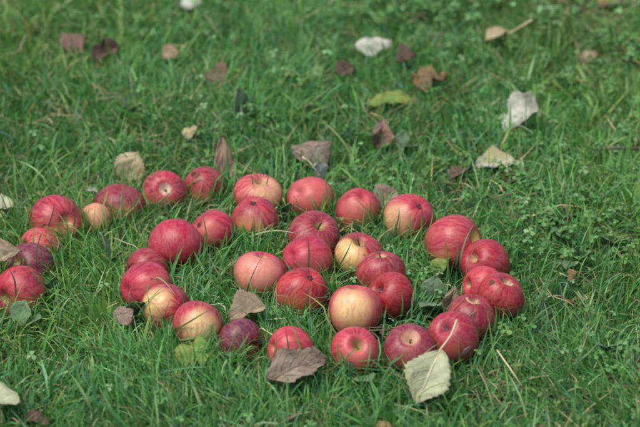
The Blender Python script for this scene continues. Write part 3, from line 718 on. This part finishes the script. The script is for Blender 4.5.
# ------------------------------------------------------------------ grass
def blade_mesh(name, root, az, lean, curv, length, width, twist, colour, mat, segs=5, clear=True):
    """many curved tapering blades in one mesh; arrays over blades"""
    n = len(az)
    s = np.linspace(0, 1, segs + 1)
    step = length[:, None] / segs
    ang = lean[:, None] + curv[:, None] * (s[None, :-1] + .5 / segs)
    hx = np.concatenate((np.zeros((n, 1)), np.cumsum(np.sin(ang) * step, 1)), 1)
    hz = np.concatenate((np.zeros((n, 1)), np.cumsum(np.cos(ang) * step, 1)), 1)
    cx = root[:, 0, None] + hx * np.cos(az)[:, None]
    cyy = root[:, 1, None] + hx * np.sin(az)[:, None]
    cz = root[:, 2, None] + hz
    ctr = np.stack((cx, cyy, cz), 2)                       # n, segs+1, 3
    ctr[:, 1:, 2] = np.maximum(ctr[:, 1:, 2], root[:, None, 2] + .002 + .006 * rng.random((n, 1)))
    if clear:
        for (c, r) in AP:
            c = np.array(c)
            near = np.where(((root[:, :2] - c[:2]) ** 2).sum(1) < (r + .09) ** 2)[0]
            if len(near) == 0: continue
            P_ = ctr[near]
            d = P_ - c; d2 = d.copy(); d2[..., 2] *= 1.04
            q = np.sqrt((d2 ** 2).sum(2)); rr_ = r * 1.06 + .002
            ins = q < rr_
            # move sideways out of the apple, not up over it
            hd = np.sqrt((d[..., :2] ** 2).sum(2)) + 1e-6
            want = np.sqrt(np.maximum(rr_ ** 2 - d2[..., 2] ** 2, 0))
            k = np.where(ins, want / hd, 1.0)
            P_[..., 0] = c[0] + d[..., 0] * k; P_[..., 1] = c[1] + d[..., 1] * k
            ctr[near] = P_
        for (b, ax, sd, nn, L, wd, flat) in LEAF:
            if not flat: continue
            m_ = np.array(b + ax * (L * .5)); ax_, sd_, nn_ = np.array(ax), np.array(sd), np.array(nn)
            near = np.where(((root[:, :2] - m_[:2]) ** 2).sum(1) < (L * .6 + .05) ** 2)[0]
            if len(near) == 0: continue
            P_ = ctr[near]; d = P_ - m_
            a_ = d @ ax_; s_ = d @ sd_; h_ = d @ nn_
            ins = ((a_ / (L * .5)) ** 2 + (s_ / (wd * .5)) ** 2 < .95) & (h_ > -.005)
            keep = rng.random(len(near)) < .16
            ins &= ~keep[:, None]
            P_ -= np.where(ins, h_ + .005 + .004 * rng.random(len(near))[:, None], 0)[..., None] * nn_
            ctr[near] = P_
    # side vector: horizontal normal to the bend, twisted
    sa = az + np.pi / 2 + twist
    sv = np.stack((np.cos(sa), np.sin(sa), .35 * np.sin(twist * 2.3)), 1)
    prof = np.clip(1.0 - s ** 2.2, 0, 1) ** .8 * (.62 + .38 * np.minimum(1, s * 4))
    half = .5 * width[:, None] * prof[None, :]
    Lf = ctr[:, :-1] - sv[:, None, :] * half[:, :-1, None]
    Rt = ctr[:, :-1] + sv[:, None, :] * half[:, :-1, None]
    vper = 2 * segs + 1
    V = np.zeros((n, vper, 3), dtype=np.float32)
    V[:, 0:2 * segs:2] = Lf; V[:, 1:2 * segs:2] = Rt; V[:, -1] = ctr[:, -1]
    tri = []
    for k in range(segs - 1):
        a = 2 * k
        tri += [(a, a + 1, a + 3), (a, a + 3, a + 2)]
    tri.append((2 * segs - 2, 2 * segs - 1, 2 * segs))
    tri = np.array(tri)
    F = (np.arange(n)[:, None, None] * vper + tri[None]).reshape(-1)
    nf = len(F) // 3
    me = bpy.data.meshes.new(name)
    me.vertices.add(n * vper); me.vertices.foreach_set('co', V.reshape(-1))
    me.loops.add(nf * 3); me.loops.foreach_set('vertex_index', F.astype(np.int32))
    me.polygons.add(nf); me.polygons.foreach_set('loop_start', (np.arange(nf) * 3).astype(np.int32))
    me.polygons.foreach_set('use_smooth', np.ones(nf, dtype=bool))
    at_ = me.attributes.new('blade_colour', 'FLOAT_COLOR', 'POINT')
    C = np.ones((n, vper, 4), dtype=np.float32); C[:, :, :3] = colour[:, None, :]
    sfrac = np.concatenate((np.repeat(s[:-1], 2), [1.0]))
    C[:, :, 3] = sfrac[None, :]
    at_.data.foreach_set('color', C.reshape(-1))
    me.update(calc_edges=True)
    me.materials.append(mat)
    o = bpy.data.objects.new(name, me); col.objects.link(o)
    return o


def grass_material(name, trans=.3, rough=.42):
    m, t, b = new_mat(name)
    a = t.n('ShaderNodeAttribute', attribute_name='blade_colour')
    base = a.outputs['Color']
    # real blades are paler and yellower at the sheath, drier at the very tip
    c = t.mix(t.ramp(a.outputs['Alpha'], .25, 0, 0, .35), base, c4((.16, .19, .08)))
    c = t.mix(t.ramp(a.outputs['Alpha'], .8, 1, 0, .25), c, c4((.22, .20, .09)))
    t.l(c, b.inputs['Base Color']); b.inputs['Roughness'].default_value = rough
    b.inputs['Specular IOR Level'].default_value = .22
    tr = t.n('ShaderNodeBsdfTranslucent')
    t.l(t.mix(1.0, c, c4((1.0, 1.15, .6)), 'MULTIPLY'), tr.inputs[0])
    mx = t.n('ShaderNodeMixShader'); mx.inputs[0].default_value = trans
    t.l(b.outputs[0], mx.inputs[1]); t.l(tr.outputs[0], mx.inputs[2])
    t.l(mx.outputs[0], m.node_tree.nodes['Material Output'].inputs[0])
    return m


GM = grass_material('grass_blade'); GD = grass_material('dry_grass_blade', .15, .6)


def outside_apples(xy, f=.62):
    ok = np.ones(len(xy), dtype=bool)
    for (c, r) in AP:
        ok &= ((xy - np.array(c)[:2]) ** 2).sum(1) > (r * f) ** 2
    return ok


def pal(n, kinds, probs, var=.16):
    kinds = np.array(kinds); ix = rng.choice(len(kinds), n, p=probs)
    c = kinds[ix] * (1 + var * rng.standard_normal((n, 1))) * (1 + .06 * rng.standard_normal((n, 3)))
    return np.clip(c, .01, .8)


GREENS = [(.058, .195, .042), (.094, .275, .068), (.094, .255, .120), (.175, .330, .070), (.290, .430, .190), (.29, .26, .12)]
GP = [.26, .31, .16, .16, .09, .02]


def scatter(n, x0, x1, y0, y1, tuft=True):
    if tuft:
        k = max(1, n // 9)
        cx = rng.uniform(x0, x1, k); cy = rng.uniform(y0, y1, k)
        ix = rng.integers(0, k, n)
        return np.stack((cx[ix] + rng.normal(0, .007, n), cy[ix] + rng.normal(0, .007, n)), 1), ix
    return np.stack((rng.uniform(x0, x1, n), rng.uniform(y0, y1, n)), 1), np.arange(n)


def lawn(name, n, box, hscale=1.0, wscale=1.0, segs=5, hole=None):
    xy, ix = scatter(n, *box)
    keep = outside_apples(xy)
    if hole is not None:
        keep &= ~((xy[:, 0] > hole[0]) & (xy[:, 0] < hole[1]) & (xy[:, 1] > hole[2]) & (xy[:, 1] < hole[3]))
    # thin patches
    th = vnoise(xy[:, 0], xy[:, 1], 14.0) * .6 + vnoise(xy[:, 0] + 9, xy[:, 1], 37.0) * .4
    keep &= rng.random(len(xy)) < np.clip(.45 + 1.7 * (th - .2), .4, 1)
    xy = xy[keep]; n = len(xy)
    clump = vnoise(xy[:, 0] + 3, xy[:, 1] + 5, 8.0)
    rough = vnoise(xy[:, 0] - 7, xy[:, 1] + 2, 2.2)
    kind = rng.random(n)
    az = rng.uniform(0, 2 * np.pi, n)
    sway = vnoise(xy[:, 0] + 20, xy[:, 1] + 11, 6.0) * 4 * np.pi
    sel = rng.random(n) < .5
    az = np.where(sel, sway + rng.normal(0, .7, n), az)
    length = rng.gamma(6, .0054, n) * (.62 + .75 * clump) * hscale
    lean = np.abs(rng.normal(.28, .28, n)); curv = rng.normal(.75, .55, n)
    lay = kind < .25                       # laid-over blades
    lean = np.where(lay, rng.uniform(.9, 1.35, n), lean); curv = np.where(lay, rng.uniform(-.2, .7, n), curv)
    length = np.where(lay, length * 1.25, length)
    tall = kind > .975
    length = np.where(tall, rng.uniform(.05, .085, n) * hscale, length); lean = np.where(tall, np.abs(rng.normal(.12, .15, n)), lean)
    width = rng.gamma(6, .00034, n) * wscale
    width = np.where(rng.random(n) < .06, width * 1.7, width)
    # shorter in front of and around the apples, where they were laid and the grass is trodden
    far = np.clip((xy[:, 1] - .25) / .6, 0, 1)
    length = length * (1 - .28 * far); width = width * (1 - .15 * far)
    for q_, (c, r) in enumerate(AP):
        d = np.sqrt(((xy - np.array(c)[:2]) ** 2).sum(1))
        deep = q_ in (0, 1, 2, 3, 4, 5, 6, 7, 15, 17, 18, 36)
        length = np.where((d < r + .022) & ~tall, np.minimum(length, .055) * (1.25 if deep else .95), length)
    twist = rng.normal(0, .8, n)
    colr = pal(n, GREENS, GP)
    t1 = vnoise(xy[:, 0] + 31, xy[:, 1] + 17, 5.0)[:, None]
    colr = colr * (1 - .22 * (t1 - .5) * 2) * np.where(rough[:, None] > .55, [1.12, 1.02, .95], [.96, 1.0, 1.05])
    root = np.concatenate((xy, (ground_h(xy[:, 0], xy[:, 1]) - .004)[:, None]), 1)
    return blade_mesh(name, root, az, lean, curv, length, width, twist, colr, GM, segs)


INNER = (-.66, .66, -.72, 1.12)
tag(lawn('grass', 210000, INNER), 'short green lawn grass all around the apples', 'grass', kind='stuff')
tag(lawn('grass', 60000, (-2.6, 2.6, -1.8, 3.4), 1.1, 2.0, 4, INNER), 'coarser green lawn grass beyond the picture frame', 'grass', kind='stuff')

# dry thatch lying low
n = 20000
xy, _ = scatter(n, *INNER, tuft=False)
keep = outside_apples(xy, .8) & (rng.random(n) < .25 + .75 * (vnoise(xy[:, 0] + 2, xy[:, 1] + 40, 6.0) > .5))
xy = xy[keep]; n = len(xy)
root = np.concatenate((xy, (ground_h(xy[:, 0], xy[:, 1]) + rng.uniform(-.002, .016, n))[:, None]), 1)
tag(blade_mesh('dry_grass', root, rng.uniform(0, 6.28, n), rng.uniform(1.05, 1.55, n), rng.normal(.1, .3, n), rng.uniform(.02, .06, n), rng.uniform(.0008, .0022, n), rng.normal(0, .8, n),
    pal(n, [(.30, .24, .13), (.20, .15, .08), (.42, .36, .22), (.12, .085, .05)], [.35, .3, .2, .15]), GD, 4),
    'tan dead grass lying low between the green blades', 'dry grass', kind='stuff')

# clover and small broad leaflets
def clover(n, box, mat):
    xy, _ = scatter(n, *box, tuft=True)
    dens = vnoise(xy[:, 0] + 50, xy[:, 1] + 3, 4.0) + .35 * (xy[:, 0] > .15) * (xy[:, 1] > .05)
    xy = xy[outside_apples(xy, 1.12) & (rng.random(n) < np.clip((dens - .42) * 2.4, 0.03, 1))]
    n = len(xy)
    V, F, C = [], [], []
    prof = [(0, 0), (.35, .30), (.72, .42), (.98, .26), (.90, 0), (.98, -.26), (.72, -.42), (.35, -.30)]
    hts = rng.uniform(.010, .034, n); sz = rng.uniform(.004, .0085, n); az = rng.uniform(0, 6.28, n)
    cols = pal(n, [(.080, .20, .05), (.12, .26, .085), (.19, .34, .15), (.14, .27, .07)], [.4, .3, .18, .12])
    tl = rng.normal(0, .35, (n, 2))
    for i in range(n):
        o = np.array((xy[i, 0], xy[i, 1], float(ground_h(xy[i, 0], xy[i, 1])) + hts[i]))
        N_ = np.array((tl[i, 0], tl[i, 1], 1.0)); N_ /= np.linalg.norm(N_)
        e1 = np.cross(N_, (0, 1, 0)); e1 /= np.linalg.norm(e1); e2 = np.cross(N_, e1)
        for k in range(3):
            an = az[i] + k * 2.094
            f = e1 * math.cos(an) + e2 * math.sin(an); g = -e1 * math.sin(an) + e2 * math.cos(an)
            b0 = len(V)
            for (a_, b_) in prof:
                V.append(o + f * a_ * sz[i] + g * b_ * sz[i] + N_ * (abs(b_) * .35 - a_ * a_ * .25 + .1) * sz[i]); C.append((*cols[i], .5))
            F += [(b0, b0 + 1, b0 + 2, b0 + 4), (b0 + 2, b0 + 3, b0 + 4), (b0, b0 + 4, b0 + 6, b0 + 7), (b0 + 4, b0 + 5, b0 + 6)]
    me = bpy.data.meshes.new('clover'); me.from_pydata(V, [], F)
    a_ = me.attributes.new('blade_colour', 'FLOAT_COLOR', 'POINT'); a_.data.foreach_set('color', np.array(C, dtype=np.float32).reshape(-1))
    me.polygons.foreach_set('use_smooth', np.ones(len(me.polygons), dtype=bool))
    me.materials.append(mat); me.update()
    o = bpy.data.objects.new('clover', me); col.objects.link(o)
    return o


tag(clover(12500, INNER, GM), 'small clover leaflets mixed into the lawn', 'clover', kind='stuff')

# single long blades that cross the apples
HB = [  # base px, tip px, tip z, width mm, bow (m, sideways), colour
 ((205, 268), (202, 213), .085, 2.2, .004, (.09, .16, .06)), ((166, 336), (212, 308), .072, 2.0, .004, (.06, .12, .035)),
 ((120, 214), (123, 159), .085, 1.8, .003, (.07, .13, .05)), ((47, 230), (55, 199), .075, 1.8, .003, (.10, .10, .06)), ((73, 230), (76, 203), .066, 1.8, .002, (.08, .13, .06)),
 ((37, 272), (43, 230), .080, 2.2, -.003, (.10, .11, .07)), ((16, 298), (6, 266), .075, 2.0, .004, (.09, .11, .06)), ((58, 300), (27, 268), .070, 1.6, -.003, (.07, .14, .05)),
 ((308, 272), (307, 236), .078, 2.4, .002, (.13, .16, .09)), ((334, 222), (326, 168), .085, 2.0, -.004, (.12, .20, .08)),
 ((263, 196), (269, 172), .070, 1.6, .002, (.09, .12, .05)), ((252, 196), (250, 172), .072, 1.6, .002, (.09, .14, .06)), ((332, 276), (352, 240), .075, 1.8, .004, (.08, .15, .04)),
 ((459, 275), (474, 224), .082, 2.4, -.004, (.22, .26, .18)), ((456, 266), (456, 240), .060, 2.2, .002, (.14, .24, .12)), ((492, 336), (495, 306), .072, 2.6, .003, (.14, .22, .11)),
 ((411, 326), (423, 264), .085, 2.0, -.004, (.12, .22, .09)), ((324, 283), (355, 269), .055, 1.7, .002, (.18, .27, .13)), ((368, 226), (370, 198), .060, 2.0, .002, (.10, .17, .06)),
 ((380, 241), (366, 203), .072, 2.2, -.003, (.15, .24, .11)), ((421, 232), (421, 206), .060, 1.8, .002, (.12, .16, .08)), ((395, 232), (399, 207), .055, 1.8, .002, (.10, .13, .05)),
 ((244, 239), (298, 234), .048, 1.8, .012, (.30, .30, .16)), ((326, 374), (360, 346), .062, 2.2, .010, (.18, .28, .12)), ((318, 420), (322, 380), .070, 2.0, .004, (.10, .2, .06)),
 ((385, 366), (405, 352), .045, 2.4, .004, (.18, .30, .14)), ((150, 330), (128, 298), .062, 1.8, .004, (.10, .19, .07)), ((172, 340), (205, 333), .040, 2.0, .006, (.11, .2, .07)),
 ((60, 366), (52, 318), .085, 2.4, .006, (.11, .2, .08)), ((150, 282), (176, 296), .04, 1.8, .008, (.16, .25, .11)), ((253, 330), (240, 310), .06, 2.0, .003, (.10, .18, .07)),
 ((236, 352), (250, 330), .05, 2.0, .003, (.16, .26, .13)), ((225, 360), (210, 330), .055, 2.2, -.003, (.15, .25, .12)), ((272, 372), (276, 330), .06, 2.0, .003, (.10, .19, .07)),
 ((560, 372), (600, 340), .06, 2.2, .006, (.17, .26, .14)), ((540, 300), (556, 250), .07, 2.0, .004, (.10, .19, .07)), ((595, 412), (570, 372), .07, 2.4, .006, (.11, .2, .07)),
 ((430, 290), (428, 262), .055, 2.0, .002, (.10, .19, .07)), ((300, 232), (288, 205), .06, 2.0, .003, (.10, .19, .07)), ((286, 300), (296, 320), .015, 2.0, .004, (.10, .19, .07)),
 ((345, 372), (338, 338), .055, 2.4, -.004, (.13, .24, .09)), ((366, 372), (370, 340), .045, 2.0, .002, (.13, .22, .09)), ((300, 330), (296, 310), .05, 2.0, .002, (.13, .24, .09)),
]
VV, FF, CC = [], [], []
for (bp_, tp_, tz, wmm, bow, cc) in HB:
    b = at(bp_[0], bp_[1], .0); t_ = at(tp_[0], tp_[1], tz)
    S_ = 9; d = t_ - b; prev = 0.0
    sd = d.cross(TOW).normalized()
    for k in range(S_ + 1):
        s = k / S_
        arch = math.sin(math.pi * s)
        c = b + d * s + sd * bow * arch + Vector((0, 0, .18 * d.length * arch * (1 if bow > .007 else .25)))
        view = (CAM - c).normalized(); push = 0.0
        for (ac, ar) in AP:
            dv = c - ac; rr_ = ar * 1.08 + .0015
            if dv.length < rr_:
                # stay in front of the fruit: lean towards the viewer
                bb = dv.dot(view); push = max(push, -bb + math.sqrt(max(0, bb * bb - dv.length_squared + rr_ * rr_)))
        prev = max(push, prev * .93); c = c + view * prev
        wd = .0006 * wmm * (max(0, 1 - s ** 2.4) ** .8 + .04)
        tw = sd * math.cos(s * .8) + TOW * .4 * math.sin(s * 1.5)
        VV += [c - tw * wd, c + tw * wd]; CC += [(min(.4, cc[0] * 1.5), min(.5, cc[1] * 1.55), min(.3, cc[2] * 1.5), s)] * 2
    n0 = len(VV) - 2 * (S_ + 1)
    for k in range(S_): FF.append((n0 + 2 * k, n0 + 2 * k + 1, n0 + 2 * k + 3, n0 + 2 * k + 2))
o = mesh_obj('grass', VV, FF, GM)
a_ = o.data.attributes.new('blade_colour', 'FLOAT_COLOR', 'POINT'); a_.data.foreach_set('color', np.array(CC, dtype=np.float32).reshape(-1))
tag(o, 'long single grass blades crossing in front of the apples', 'grass', kind='stuff')
